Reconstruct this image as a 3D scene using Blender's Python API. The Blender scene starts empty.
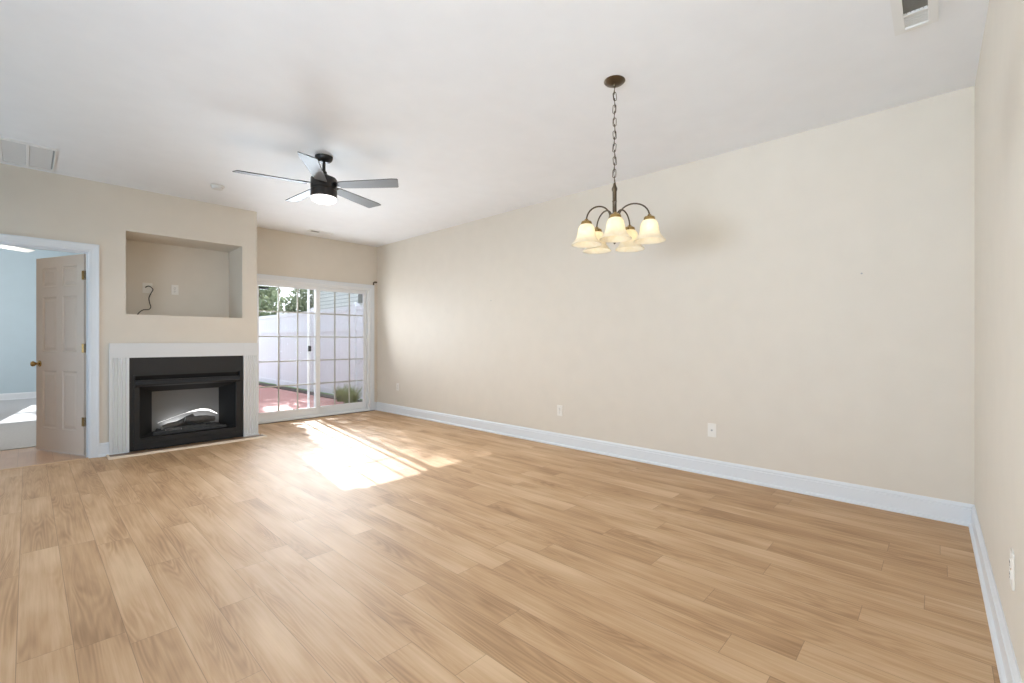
import bpy, bmesh, math, random
from mathutils import Vector, Matrix
C = bpy.context.scene.collection
S = bpy.context.scene
PI = math.pi
random.seed(7)

# ------------------------------------------------------------------ camera, world, sun, area lights, exposure
CAM_H = 1.15
cam_d = bpy.data.cameras.new('camera')
cam_d.sensor_width = 36.0
cam_d.lens = 16.0
cam_d.clip_start = 0.02
cam_d.clip_end = 300
cam = bpy.data.objects.new('camera', cam_d)
C.objects.link(cam)
cam.location = (0, 0, CAM_H)
cam.rotation_euler = (PI / 2, 0, -math.radians(46.8))
S.camera = cam

world = bpy.data.worlds.new('world')
S.world = world
world.use_nodes = True
wn = world.node_tree
wn.nodes.clear()
w_out = wn.nodes.new('ShaderNodeOutputWorld')
w_bg = wn.nodes.new('ShaderNodeBackground')
w_sky = wn.nodes.new('ShaderNodeTexSky')
w_sky.sky_type = 'HOSEK_WILKIE'
w_sky.turbidity = 4.0
w_sky.ground_albedo = 0.5
SUN_DX, SUN_TAN = 0.15, 0.523              # sun comes from (+0.15, +1) in plan, this steep
sd = Vector((SUN_DX, 1.0, SUN_TAN * math.hypot(SUN_DX, 1.0))).normalized()
w_sky.sun_direction = sd
w_mix = wn.nodes.new('ShaderNodeMix')
w_mix.data_type = 'RGBA'
w_mix.inputs[0].default_value = 0.55
w_mix.inputs[7].default_value = (0.80, 0.89, 1.05, 1)   # thin bright haze over the sky
wn.links.new(w_sky.outputs[0], w_mix.inputs[6])
wn.links.new(w_mix.outputs[2], w_bg.inputs[0])
w_bg.inputs[1].default_value = 3.4
wn.links.new(w_bg.outputs[0], w_out.inputs[0])


def lamp(name, kind, loc, energy, color=(1, 1, 1), direction=None, **kw):
    d = bpy.data.lights.new(name, kind)
    d.energy = energy
    d.color = color
    for k, v in kw.items():
        setattr(d, k, v)
    o = bpy.data.objects.new(name, d)
    C.objects.link(o)
    o.location = loc
    if direction is not None:
        o.rotation_euler = Vector(direction).to_track_quat('-Z', 'Y').to_euler()
    return o


lamp('sun', 'SUN', (6, 30, 20), 12.0, (0.95, 0.98, 1.02), -sd, angle=math.radians(0.5))
# daylight entering by the patio door; the other lamps here are added fill outside the frame
lamp('window_daylight_patio', 'AREA', (3.0, 6.86, 1.35), 37, (0.72, 0.86, 0.97), (-0.30, -1, -0.03), shape='RECTANGLE', size=1.6, size_y=1.1, spread=math.radians(88))
lamp('window_daylight_patio_bounce', 'AREA', (3.0, 6.86, 1.35), 21, (0.95, 1.0, 1.06), (-0.10, -1, 0.25), shape='RECTANGLE', size=1.6, size_y=1.1, spread=math.radians(150))
lamp('front_fill', 'AREA', (-1.0, 0.0, 1.3), 31, (1.0, 0.95, 0.70), (1.0, 0.28, 0.3), shape='RECTANGLE', size=1.2, size_y=1.6, spread=math.radians(128))  # added fill beside the camera, no window stands here
lamp('kitchen_fill', 'AREA', (-3.0, 0.8, 0.9), 34, (0.76, 0.94, 1.24), (6.0, 0.2, 2.0), shape='RECTANGLE', size=1.0, size_y=1.0, spread=math.radians(80))  # added fill aimed at the far right ceiling, no window of its own
lamp('patio_wall_fill', 'AREA', (-3.0, 0.6, 1.2), 6.5, (0.86, 0.97, 1.14), (6.3, 6.2, 1.0), shape='RECTANGLE', size=1.6, size_y=1.4, spread=math.radians(50))  # added fill brightening the wall around the patio door, no real source
lamp('bedroom_fill', 'AREA', (-3.9, 11.5, 1.6), 82, (1.0, 0.99, 0.98), (1, 0.25, 0.1), shape='RECTANGLE', size=1.8, size_y=1.4, spread=math.radians(95))  # added fill for the blue wall and carpet, aimed clear of the door
# added fill without a fixture on the kitchen side, washing the white ceiling
lamp('ceiling_fill', 'AREA', (-1.8, 4.6, 0.25), 37, (0.64, 1.0, 1.36), (0.7, 0.2, 1), shape='RECTANGLE', size=2.0, size_y=2.0)

S.view_settings.view_transform = 'Standard'
S.view_settings.look = 'None'
S.view_settings.gamma = 1.0
S.view_settings.use_curve_mapping = False
S.view_settings.exposure = 0.0


# ------------------------------------------------------------------ node helper and materials
class NT:
    def __init__(self, name):
        self.m = bpy.data.materials.new(name)
        self.m.use_nodes = True
        self.t = self.m.node_tree
        self.t.nodes.clear()
        self.out = self.t.nodes.new('ShaderNodeOutputMaterial')

    def n(self, typ, **kw):
        nd = self.t.nodes.new(typ)
        for k, v in kw.items():
            setattr(nd, k, v)
        return nd

    def plug(self, sock, v):
        if isinstance(v, bpy.types.NodeSocket):
            self.t.links.new(v, sock)
        elif v is not None:
            if hasattr(sock.default_value, '__len__') and not hasattr(v, '__len__'):
                v = (v,) * len(sock.default_value)
            if hasattr(sock.default_value, '__len__') and len(v) == 3 and len(sock.default_value) == 4:
                v = (*v, 1)
            sock.default_value = v

    def math(self, op, a, b=0.0, c=None):
        nd = self.n('ShaderNodeMath', operation=op)
        self.plug(nd.inputs[0], a)
        self.plug(nd.inputs[1], b)
        if c is not None:
            self.plug(nd.inputs[2], c)
        return nd.outputs[0]

    def mix(self, f, a, b, blend='MIX'):
        nd = self.n('ShaderNodeMix', data_type='RGBA', blend_type=blend)
        self.plug(nd.inputs[0], f)
        self.plug(nd.inputs[6], a)
        self.plug(nd.inputs[7], b)
        return nd.outputs[2]

    def ramp(self, f, stops):
        nd = self.n('ShaderNodeValToRGB')
        cr = nd.color_ramp
        while len(cr.elements) < len(stops):
            cr.elements.new(0.5)
        for e, (p, c) in zip(cr.elements, stops):
            e.position = p
            e.color = (*c, 1) if len(c) == 3 else c
        self.plug(nd.inputs[0], f)
        return nd.outputs[0]

    def noise(self, vec, scale, detail=3, rough=0.5, dist=0.0):
        nd = self.n('ShaderNodeTexNoise')
        if vec is not None:
            self.plug(nd.inputs['Vector'], vec)
        nd.inputs['Scale'].default_value = scale
        nd.inputs['Detail'].default_value = detail
        nd.inputs['Roughness'].default_value = rough
        nd.inputs['Distortion'].default_value = dist
        return nd.outputs[0]

    def obj(self):
        return self.n('ShaderNodeTexCoord').outputs['Object']

    def xyz(self, v):
        nd = self.n('ShaderNodeSeparateXYZ')
        self.plug(nd.inputs[0], v)
        return nd.outputs

    def comb(self, x, y, z=0.0):
        nd = self.n('ShaderNodeCombineXYZ')
        for i, v in enumerate((x, y, z)):
            self.plug(nd.inputs[i], v)
        return nd.outputs[0]

    def bsdf(self, color, rough=0.5, metal=0.0, normal=None, **kw):
        nd = self.n('ShaderNodeBsdfPrincipled')
        self.plug(nd.inputs['Base Color'], color)
        self.plug(nd.inputs['Roughness'], rough)
        self.plug(nd.inputs['Metallic'], metal)
        if normal is not None:
            self.plug(nd.inputs['Normal'], normal)
        for k, v in kw.items():
            self.plug(nd.inputs[k], v)
        return nd.outputs[0]

    def bump(self, h, strength=0.2, dist=0.01):
        nd = self.n('ShaderNodeBump')
        nd.inputs['Strength'].default_value = strength
        nd.inputs['Distance'].default_value = dist
        self.plug(nd.inputs['Height'], h)
        return nd.outputs[0]

    def done(self, shader):
        self.t.links.new(shader, self.out.inputs[0])
        return self.m


def paint(name, col, rough=0.6, var=0.03, scale=6.0, bump=0.05, bscale=220.0, metal=0.0, **kw):
    """Paint or plain finish: slight mottling and a fine roller texture."""
    k = NT(name)
    o = k.obj()
    f = k.noise(o, scale, 2)
    c = k.mix(f, tuple(x * (1 - var) for x in col), tuple(min(1, x * (1 + var)) for x in col))
    nb = k.bump(k.noise(o, bscale, 2), bump, 0.002) if bump else None
    return k.done(k.bsdf(c, rough, metal, nb, **kw))


def wood_floor(name, base, dark, light, plank_w=0.148, plank_l=1.22, rough=0.34):
    k = NT(name)
    o = k.obj()
    x, y, z = k.xyz(o)
    xs = k.math('DIVIDE', k.math('SUBTRACT', x, 0.416), plank_w)
    row = k.math('FLOOR', xs)
    wn1 = k.n('ShaderNodeTexWhiteNoise', noise_dimensions='1D')
    k.plug(wn1.inputs['W'], row)
    ys = k.math('ADD', k.math('DIVIDE', y, plank_l), wn1.outputs['Value'])
    col = k.math('FLOOR', ys)
    wn2 = k.n('ShaderNodeTexWhiteNoise', noise_dimensions='2D')
    k.plug(wn2.inputs['Vector'], k.comb(row, col))
    rnd = wn2.outputs['Value']
    # distance to the plank edges
    fx = k.math('FRACT', xs)
    fy = k.math('FRACT', ys)
    ex = k.math('MULTIPLY', k.math('MINIMUM', fx, k.math('SUBTRACT', 1.0, fx)), plank_w)
    ey = k.math('MULTIPLY', k.math('MINIMUM', fy, k.math('SUBTRACT', 1.0, fy)), plank_l)
    edge = k.math('MINIMUM', ex, ey)
    gap = k.math('LESS_THAN', edge, 0.0011)
    # cathedral grain: rings of a stretched noise field, different in every plank
    off = k.math('MULTIPLY', rnd, 37.0)
    gv = k.comb(k.math('ADD', k.math('MULTIPLY', x, 5.5), off), k.math('ADD', k.math('MULTIPLY', y, 0.42), off), off)
    field = k.noise(gv, 1.6, 1.5, 0.45, 0.25)
    rings = k.math('SINE', k.math('MULTIPLY', field, 150.0))
    rings = k.math('MULTIPLY_ADD', rings, 0.5, 0.5)
    fv = k.comb(k.math('ADD', k.math('MULTIPLY', x, 70.0), off), k.math('ADD', k.math('MULTIPLY', y, 2.2), off), off)
    fine = k.noise(fv, 1.0, 4, 0.6)
    blv = k.comb(k.math('ADD', k.math('MULTIPLY', x, 5.0), off), k.math('ADD', k.math('MULTIPLY', y, 1.1), off), off)
    blotch = k.noise(blv, 1.3, 2, 0.5)
    tone = k.math('MULTIPLY_ADD', k.math('SUBTRACT', rnd, 0.5), 0.20, 0.5)
    tone = k.math('ADD', tone, k.math('MULTIPLY', k.math('SUBTRACT', blotch, 0.5), 1.25))
    tone = k.math('ADD', tone, k.math('MULTIPLY', k.math('SUBTRACT', fine, 0.5), 0.7))
    msk = k.ramp(blotch, [(0.40, (1, 1, 1)), (0.56, (0, 0, 0))])     # grain figure shows in the darker streaks
    tone = k.math('ADD', tone, k.math('MULTIPLY', k.math('MULTIPLY', k.math('SUBTRACT', rings, 0.35), 0.20), msk))
    c = k.ramp(tone, [(0.12, dark), (0.5, base), (0.85, light)])
    c = k.mix(k.math('MULTIPLY', gap, 0.5), c, tuple(v * 0.32 for v in dark))
    h = k.math('SUBTRACT', k.math('MULTIPLY', fine, 0.25), gap)
    r = k.math('MULTIPLY_ADD', fine, 0.12, rough - 0.06)
    return k.done(k.bsdf(c, r, 0.0, k.bump(h, 0.16, 0.0015)))


def thin_glass(name, tint=(1, 1, 1)):
    k = NT(name)
    tr = k.n('ShaderNodeBsdfTransparent')
    k.plug(tr.inputs[0], tint)
    gl = k.n('ShaderNodeBsdfGlossy')
    gl.inputs['Roughness'].default_value = 0.02
    fr = k.n('ShaderNodeFresnel')
    fr.inputs[0].default_value = 1.45
    mx = k.n('ShaderNodeMixShader')
    k.plug(mx.inputs[0], k.math('MULTIPLY', fr.outputs[0], 0.8))
    k.t.links.new(tr.outputs[0], mx.inputs[1])
    k.t.links.new(gl.outputs[0], mx.inputs[2])
    return k.done(mx.outputs[0])


def screen_mesh(name):
    k = NT(name)
    o = k.obj()
    x, y, z = k.xyz(o)
    gx = k.math('LESS_THAN', k.math('FRACT', k.math('MULTIPLY', x, 420.0)), 0.07)
    gz = k.math('LESS_THAN', k.math('FRACT', k.math('MULTIPLY', z, 420.0)), 0.07)
    f = k.math('MAXIMUM', gx, gz)
    tr = k.n('ShaderNodeBsdfTransparent')
    df = k.bsdf((0.30, 0.29, 0.28), 0.6)
    mx = k.n('ShaderNodeMixShader')
    k.plug(mx.inputs[0], f)
    k.t.links.new(tr.outputs[0], mx.inputs[1])
    k.t.links.new(df, mx.inputs[2])
    return k.done(mx.outputs[0])


def emit(name, col, strength):
    k = NT(name)
    e = k.n('ShaderNodeEmission')
    k.plug(e.inputs[0], col)
    e.inputs[1].default_value = strength
    return k.done(e.outputs[0])


def shade_glass(name):
    """Alabaster glass: translucent with soft swirls."""
    k = NT(name)
    o = k.obj()
    f = k.noise(o, 14, 3, 0.55, 1.2)
    c = k.ramp(f, [(0.3, (0.93, 0.86, 0.70)), (0.7, (1.0, 0.96, 0.86))])
    d = k.bsdf(c, 0.25)
    t = k.n('ShaderNodeBsdfTranslucent')
    k.plug(t.inputs[0], c)
    mx = k.n('ShaderNodeMixShader')
    mx.inputs[0].default_value = 0.55
    k.t.links.new(d, mx.inputs[1])
    k.t.links.new(t.outputs[0], mx.inputs[2])
    return k.done(mx.outputs[0])


def brick_paver(name):
    k = NT(name)
    o = k.obj()
    b = k.n('ShaderNodeTexBrick')
    k.plug(b.inputs['Vector'], o)
    k.plug(b.inputs['Color1'], (0.46, 0.17, 0.14))
    k.plug(b.inputs['Color2'], (0.58, 0.25, 0.21))
    k.plug(b.inputs['Mortar'], (0.55, 0.42, 0.38))
    b.inputs['Scale'].default_value = 1.0
    b.inputs['Mortar Size'].default_value = 0.006
    b.inputs['Brick Width'].default_value = 0.2
    b.inputs['Row Height'].default_value = 0.1
    n = k.noise(o, 3.0, 3)
    c = k.mix(k.math('MULTIPLY', n, 0.35), b.outputs[0], (0.7, 0.45, 0.4))
    return k.done(k.bsdf(c, 0.8))


def leaf_mat(name, a, b):
    k = NT(name)
    o = k.obj()
    f = k.noise(o, 2.5, 2)
    c = k.mix(f, a, b)
    d = k.n('ShaderNodeBsdfDiffuse')
    k.plug(d.inputs[0], c)
    t = k.n('ShaderNodeBsdfTranslucent')
    k.plug(t.inputs[0], c)
    mx = k.n('ShaderNodeMixShader')
    mx.inputs[0].default_value = 0.4
    k.t.links.new(d.outputs[0], mx.inputs[1])
    k.t.links.new(t.outputs[0], mx.inputs[2])
    return k.done(mx.outputs[0])


def siding_mat(name):
    k = NT(name)
    o = k.obj()
    x, y, z = k.xyz(o)
    fz = k.math('FRACT', k.math('DIVIDE', z, 0.125))
    c = k.mix(k.math('LESS_THAN', fz, 0.16), (0.80, 0.79, 0.78), (0.42, 0.42, 0.43))
    return k.done(k.bsdf(c, 0.6, 0.0, k.bump(fz, 0.4, 0.01)))


M = {}
M['wall'] = paint('beige_wall_paint', (0.69, 0.63, 0.545), 0.62)
M['blue'] = paint('blue_wall_paint', (0.47, 0.57, 0.63), 0.62)
M['ceiling'] = paint('ceiling_paint', (0.82, 0.83, 0.845), 0.75)
M['trim'] = paint('white_trim_paint', (0.73, 0.76, 0.795), 0.32, 0.01, bump=0.0)
M['door'] = paint('door_paint', (0.68, 0.575, 0.485), 0.42, 0.02, bump=0.02)
M['vinyl'] = paint('white_vinyl', (0.82, 0.84, 0.86), 0.35, 0.01, bump=0.0)
M['muntin'] = paint('muntin_bar', (0.52, 0.51, 0.46), 0.4, 0.01, bump=0.0)
M['plate'] = paint('outlet_plastic', (0.80, 0.77, 0.72), 0.35, 0.01, bump=0.0)
M['slot'] = paint('outlet_slot', (0.10, 0.09, 0.08), 0.5, 0.0, bump=0.0)
M['floor'] = wood_floor('oak_plank_floor', (0.52, 0.325, 0.175), (0.34, 0.195, 0.095), (0.66, 0.46, 0.285), rough=0.58)
M['oak'] = paint('oak_trim', (0.58, 0.40, 0.25), 0.4, 0.1, 20)
M['edge'] = paint('pale_edge_wood', (0.74, 0.60, 0.46), 0.4, 0.08, 20)
M['hallwood'] = wood_floor('hall_plank_floor', (0.50, 0.31, 0.19), (0.42, 0.25, 0.15), (0.57, 0.38, 0.25), 0.12, 0.9)
M['hearthdark'] = wood_floor('hearth_wood', (0.24, 0.145, 0.085), (0.15, 0.085, 0.05), (0.33, 0.2, 0.12), 0.09, 0.9)
M['carpet'] = paint('grey_carpet', (0.52, 0.52, 0.53), 0.95, 0.14, 60, 0.6, 320)
M['mantel'] = paint('mantel_paint', (0.70, 0.71, 0.72), 0.38, 0.01, bump=0.0)
M['black'] = paint('black_metal', (0.0105, 0.0115, 0.0135), 0.5, 0.1, bump=0.06)
M['blackdeep'] = paint('firebox_black', (0.006, 0.006, 0.006), 0.9, 0.1, bump=0.06)
M['backdrop'] = paint('firebox_back_panel', (0.22, 0.22, 0.22), 0.6, 0.06, 5, 0.03)
M['ember'] = paint('ember_coals', (0.05, 0.05, 0.05), 0.9, 0.5, 50, 0.8, 70)
M['log'] = paint('charred_log', (0.10, 0.095, 0.09), 0.85, 0.5, 30, 0.9, 60)
M['logend'] = paint('log_cut_end', (0.42, 0.41, 0.39), 0.8, 0.25, 40, 0.4, 60)
M['glow_crescent'] = emit('light_crescent_white', (1.0, 0.99, 0.96), 2.2)  # glow standing in for light on the firebox back panel
M['brass'] = paint('aged_brass', (0.46, 0.31, 0.125), 0.2, 0.1, bump=0.0, metal=1.0)
M['bronze'] = paint('oiled_bronze', (0.115, 0.085, 0.055), 0.34, 0.15, bump=0.0, metal=0.85)
M['fanblack'] = paint('fan_black_bronze', (0.030, 0.028, 0.027), 0.36, 0.1, bump=0.0, metal=0.5)
M['blade'] = paint('silver_fan_blade', (0.185, 0.19, 0.20), 0.5, 0.04, bump=0.0, metal=0.1)
M['bladeedge'] = paint('fan_blade_edge', (0.06, 0.06, 0.06), 0.4, 0.05, bump=0.0)
M['fanwhite'] = paint('white_fan_plastic', (0.88, 0.90, 0.92), 0.35, 0.01, bump=0.0)
M['fanlight'] = emit('fan_light_lens', (1.0, 0.97, 0.92), 2.6)
M['bulb'] = emit('bulb_glow', (1.0, 0.88, 0.66), 5.0)
M['shade'] = shade_glass('alabaster_glass')
M['glass'] = thin_glass('window_glass')
M['screen'] = screen_mesh('insect_screen')
M['grille'] = paint('white_grille_metal', (0.78, 0.78, 0.77), 0.4, 0.01, bump=0.0)
M['louver'] = paint('grey_louver_metal', (0.66, 0.66, 0.65), 0.5, 0.01, bump=0.0)
M['filter'] = paint('grey_filter', (0.40, 0.40, 0.39), 0.9, 0.12, 8, 0.3, 90)
M['duct'] = paint('dark_duct', (0.22, 0.215, 0.20), 0.6, 0.2, 12, 0.1)
M['cable'] = paint('black_cable_rubber', (0.03, 0.025, 0.02), 0.5, 0.05, bump=0.0)
M['fence'] = paint('white_vinyl_fence', (0.82, 0.82, 0.84), 0.5, 0.02, 1.5, bump=0.0)
M['patio'] = brick_paver('red_brick_pavers')
M['soil'] = paint('dark_soil', (0.075, 0.05, 0.04), 0.95, 0.4, 25, 0.7, 50)
M['lawn'] = paint('lawn_grass', (0.16, 0.24, 0.09), 0.95, 0.3, 9, 0.6, 90)
M['siding'] = siding_mat('grey_lap_siding')
M['roofing'] = paint('grey_shingles', (0.22, 0.22, 0.23), 0.9, 0.2, 20, 0.5, 60)
M['bark'] = paint('tree_bark', (0.17, 0.12, 0.085), 0.9, 0.3, 20, 0.8, 30)
M['leaf'] = leaf_mat('green_leaves', (0.17, 0.215, 0.125), (0.44, 0.48, 0.32))
M['leafdark'] = leaf_mat('evergreen_leaves', (0.12, 0.155, 0.095), (0.32, 0.36, 0.24))
M['blade_grass'] = leaf_mat('grass_blades', (0.16, 0.22, 0.07), (0.42, 0.46, 0.20))


# ------------------------------------------------------------------ mesh helpers
def tag(o, label=None, cat=None, group=None, kind=None):
    if label: o['label'] = label
    if cat: o['category'] = cat
    if group: o['group'] = group
    if kind: o['kind'] = kind
    return o


def thing(name, label, cat, loc=(0, 0, 0), rotz=0.0, group=None, kind=None):
    o = bpy.data.objects.new(name, None)
    o.empty_display_size = 0.1
    C.objects.link(o)
    o.location = loc
    o.rotation_euler = (0, 0, rotz)
    return tag(o, label, cat, group, kind)


def copy_tree(o, parent=None):
    c = o.copy()
    C.objects.link(c)
    c.parent = parent
    for ch in list(o.children):
        copy_tree(ch, c)
    return c


class MB:
    def __init__(self):
        self.bm = bmesh.new()

    def _merge(self, tmp, mat=None):
        if mat is not None:
            bmesh.ops.transform(tmp, matrix=mat, verts=tmp.verts)
        me = bpy.data.meshes.new('tmp')
        tmp.to_mesh(me)
        tmp.free()
        self.bm.from_mesh(me)
        bpy.data.meshes.remove(me)
        return self

    def box(self, x0, x1, y0, y1, z0, z1, bev=0.0, mat=None, seg=2):
        t = bmesh.new()
        bmesh.ops.create_cube(t, size=1.0)
        for v in t.verts:
            v.co = Vector(((x0 + x1) / 2 + v.co.x * (x1 - x0), (y0 + y1) / 2 + v.co.y * (y1 - y0), (z0 + z1) / 2 + v.co.z * (z1 - z0)))
        if bev > 0:
            bmesh.ops.bevel(t, geom=t.edges[:], offset=bev, segments=seg, affect='EDGES', profile=0.7)
        return self._merge(t, mat)

    def loops(self, loops, closed=True, cap0=True, cap1=True, mat=None):
        """Skin a list of equal-length vertex loops."""
        t = bmesh.new()
        vs = [[t.verts.new(p) for p in lp] for lp in loops]
        n = len(loops[0])
        for a, b in zip(vs, vs[1:]):
            for i in range(n if closed else n - 1):
                j = (i + 1) % n
                try:
                    t.faces.new((a[i], a[j], b[j], b[i]))
                except ValueError:
                    pass
        if cap0 and n > 2: t.faces.new(list(reversed(vs[0])))
        if cap1 and n > 2: t.faces.new(vs[-1])
        bmesh.ops.recalc_face_normals(t, faces=t.faces[:])
        return self._merge(t, mat)

    def lathe(self, prof, n=32, mat=None, cap0=True, cap1=True, wave=None):
        """prof: list of (radius, z). wave(i_angle, k) scales the radius."""
        lps = []
        for k, (r, z) in enumerate(prof):
            lp = []
            for i in range(n):
                a = 2 * PI * i / n
                rr = r * (wave(a, k) if wave else 1.0)
                lp.append((max(rr, 1e-5) * math.cos(a), max(rr, 1e-5) * math.sin(a), z))
            lps.append(lp)
        return self.loops(lps, True, cap0, cap1, mat)

    def tube(self, pts, r, n=10, closed=False, mat=None):
        """Tube along a polyline; r is a number or a list."""
        P = [Vector(p) for p in pts]
        R = r if hasattr(r, '__len__') else [r] * len(P)
        lps = []
        up = None
        m = len(P)
        for i, p in enumerate(P):
            if closed:
                d = P[(i + 1) % m] - P[i - 1]
            else:
                d = P[min(i + 1, m - 1)] - P[max(i - 1, 0)]
            d.normalize()
            if up is None:
                ref = Vector((0, 0, 1)) if abs(d.z) < 0.9 else Vector((1, 0, 0))
                up = (ref - d * ref.dot(d)).normalized()
            else:
                up = (up - d * up.dot(d)).normalized()
            s = d.cross(up)
            lps.append([p + (up * math.cos(2 * PI * j / n) + s * math.sin(2 * PI * j / n)) * R[i] for j in range(n)])
        if closed:
            lps.append(lps[0])
            return self.loops(lps, True, False, False, mat)
        return self.loops(lps, True, True, True, mat)

    def prism(self, outline, axis, a, b, mat=None):
        """Extrude a 2D outline along an axis: 'x' -> (y,z) outline, 'y' -> (x,z), 'z' -> (x,y)."""
        def P(u, v, w):
            return {'x': (w, u, v), 'y': (u, w, v), 'z': (u, v, w)}[axis]
        return self.loops([[P(u, v, a) for u, v in outline], [P(u, v, b) for u, v in outline]], True, True, True, mat)

    def build(self, name, mat, parent=None, smooth=None, loc=None):
        me = bpy.data.meshes.new(name)
        bmesh.ops.remove_doubles(self.bm, verts=self.bm.verts, dist=1e-6)
        bmesh.ops.recalc_face_normals(self.bm, faces=self.bm.faces[:])
        self.bm.to_mesh(me)
        self.bm.free()
        me.materials.append(mat)
        if smooth is not None:
            for p in me.polygons:
                p.use_smooth = True
            me.set_sharp_from_angle(angle=math.radians(smooth))
        o = bpy.data.objects.new(name, me)
        C.objects.link(o)
        if parent is not None:
            o.parent = parent
        if loc is not None:
            o.location = loc
        return o


def holed_slab(mb, axis, a0, a1, u0, u1, z0, z1, holes):
    """Wall slab with rectangular holes, as one clean shell. axis 'y': thickness a0..a1 in Y, u along X."""
    us = sorted({u0, u1, *[h[0] for h in holes], *[h[1] for h in holes]})
    zs = sorted({z0, z1, *[h[2] for h in holes], *[h[3] for h in holes]})
    us = [u for u in us if u0 <= u <= u1]
    zs = [z for z in zs if z0 <= z <= z1]

    def solid(i, j):
        if not (0 <= i < len(us) - 1 and 0 <= j < len(zs) - 1): return False
        uc, zc = (us[i] + us[i + 1]) / 2, (zs[j] + zs[j + 1]) / 2
        return not any(h[0] < uc < h[1] and h[2] < zc < h[3] for h in holes)

    def P(u, a, z):
        return (u, a, z) if axis == 'y' else (a, u, z)
    t = bmesh.new()

    def quad(*ps):
        t.faces.new([t.verts.new(p) for p in ps])
    for i in range(len(us) - 1):
        for j in range(len(zs) - 1):
            if not solid(i, j): continue
            ua, ub, za, zb = us[i], us[i + 1], zs[j], zs[j + 1]
            for a in (a0, a1):
                quad(P(ua, a, za), P(ub, a, za), P(ub, a, zb), P(ua, a, zb))
            if not solid(i - 1, j): quad(P(ua, a0, za), P(ua, a1, za), P(ua, a1, zb), P(ua, a0, zb))
            if not solid(i + 1, j): quad(P(ub, a0, za), P(ub, a1, za), P(ub, a1, zb), P(ub, a0, zb))
            if not solid(i, j - 1): quad(P(ua, a0, za), P(ub, a0, za), P(ub, a1, za), P(ua, a1, za))
            if not solid(i, j + 1): quad(P(ua, a0, zb), P(ub, a0, zb), P(ub, a1, zb), P(ua, a1, zb))
    bmesh.ops.remove_doubles(t, verts=t.verts, dist=1e-6)
    mb._merge(t)
    return mb


def struct(name, mb, mat, label=None, cat=None, **kw):
    return tag(mb.build(name, mat, **kw), label, cat, kind='structure')


# ------------------------------------------------------------------ the room
XL = 4.03      # long wall (inner face)
YN = -0.160    # near wall (inner face) at the corner, beside the camera; very slightly out of square
def yn(x): return YN - 0.010 * (4.03 - x)
YD = 6.90      # wall with the sliding door
YF = 6.106     # fireplace wall
XC = 1.929     # outer corner of the chimney chase
ZC = 2.74      # ceiling
DH = 2.035     # door head

mb = MB(); mb.box(-4.1, 4.13, -0.28, YF + 0.02, -0.10, 0.0); mb.box(XC - 0.12, 4.13, YF + 0.02, 6.90, -0.10, 0.0)
struct('floor', mb, M['floor'], 'light oak plank floor of the empty living room', 'floor')
mb = MB(); mb.box(-4.1, 1.85, YF + 0.02, 7.2, -0.10, -0.001)
struct('floor_hall', mb, M['hallwood'], 'pinkish wooden floor just inside the bedroom doorway', 'floor')
mb = MB(); mb.box(-4.1, 1.85, 7.2, 13.45, -0.10, 0.006)
struct('floor_bedroom', mb, M['carpet'], 'grey carpet of the blue bedroom beyond the doorway', 'floor')

mb = MB(); mb.box(-4.2, 4.15, -0.28, 7.05, ZC, ZC + 0.12); mb.box(-4.2, 1.97, 7.05, 13.6, 3.30, 3.42)
struct('ceiling', mb, M['ceiling'], 'smooth white ceiling', 'ceiling')

mb = MB(); mb.box(XL, XL + 0.12, -0.28, 7.05, -0.1, ZC)
struct('wall_long', mb, M['wall'], 'long bare beige wall with the chandelier in front of it', 'wall')
mb = MB(); mb.prism([(-4.1, yn(-4.1)), (XL, YN), (XL, YN - 0.16), (-4.1, YN - 0.16)], 'z', -0.1, ZC)
struct('wall_near', mb, M['wall'], 'short beige end wall meeting the long wall at the corner', 'wall')
mb = holed_slab(MB(), 'x', -4.12, -4.0, -0.28, 13.45, -0.1, 3.30, [(0.4, 2.3, 0.6, 2.3), (3.25, 5.15, 0.6, 2.3), (9.1, 10.9, 0.8, 2.2)])
struct('wall_kitchen', mb, M['wall'], 'beige wall with windows on the kitchen side', 'wall')

# fireplace wall with doorway, niche and firebox opening; the chase returns along the patio-door bay
DX0, DX1 = -0.405, 0.414
NX0, NX1, NZ0, NZ1, NYB = 0.694, 1.769, 1.432, 2.292, 6.64
mb = holed_slab(MB(), 'y', YF, YF + 0.12, -4.0, XC, -0.1, ZC,
                [(DX0, DX1, -0.1, DH), (NX0, NX1, NZ0, NZ1), (0.72, 1.77, 0.0, 0.98)])
mb.box(XC - 0.12, XC, YF + 0.12, YD + 0.15, -0.1, ZC)
struct('wall_fireplace', mb, M['wall'], 'beige wall with the fireplace, the recess and the bedroom doorway', 'wall')
mb = MB()
mb.box(NX0 - 0.02, NX1 + 0.02, NYB, NYB + 0.03, NZ0 - 0.02, NZ1 + 0.02)
mb.box(NX0 - 0.02, NX0, YF + 0.12, NYB, NZ0 - 0.02, NZ1 + 0.02)
mb.box(NX1, NX1 + 0.02, YF + 0.12, NYB, NZ0 - 0.02, NZ1 + 0.02)
mb.box(NX0, NX1, YF + 0.12, NYB, NZ0 - 0.02, NZ0)
mb.box(NX0, NX1, YF + 0.12, NYB, NZ1, NZ1 + 0.02)
struct('wall_recess', mb, M['wall'], 'beige lining of the rectangular recess above the fireplace', 'wall')
mb = MB(); mb.box(0.50, XC - 0.12, 6.95, 7.05, -0.1, ZC); mb.box(0.50, 0.58, YF + 0.12, 6.95, -0.1, ZC)
struct('wall_chase', mb, M['blue'], 'blue side of the chimney chase in the bedroom', 'wall')

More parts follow.
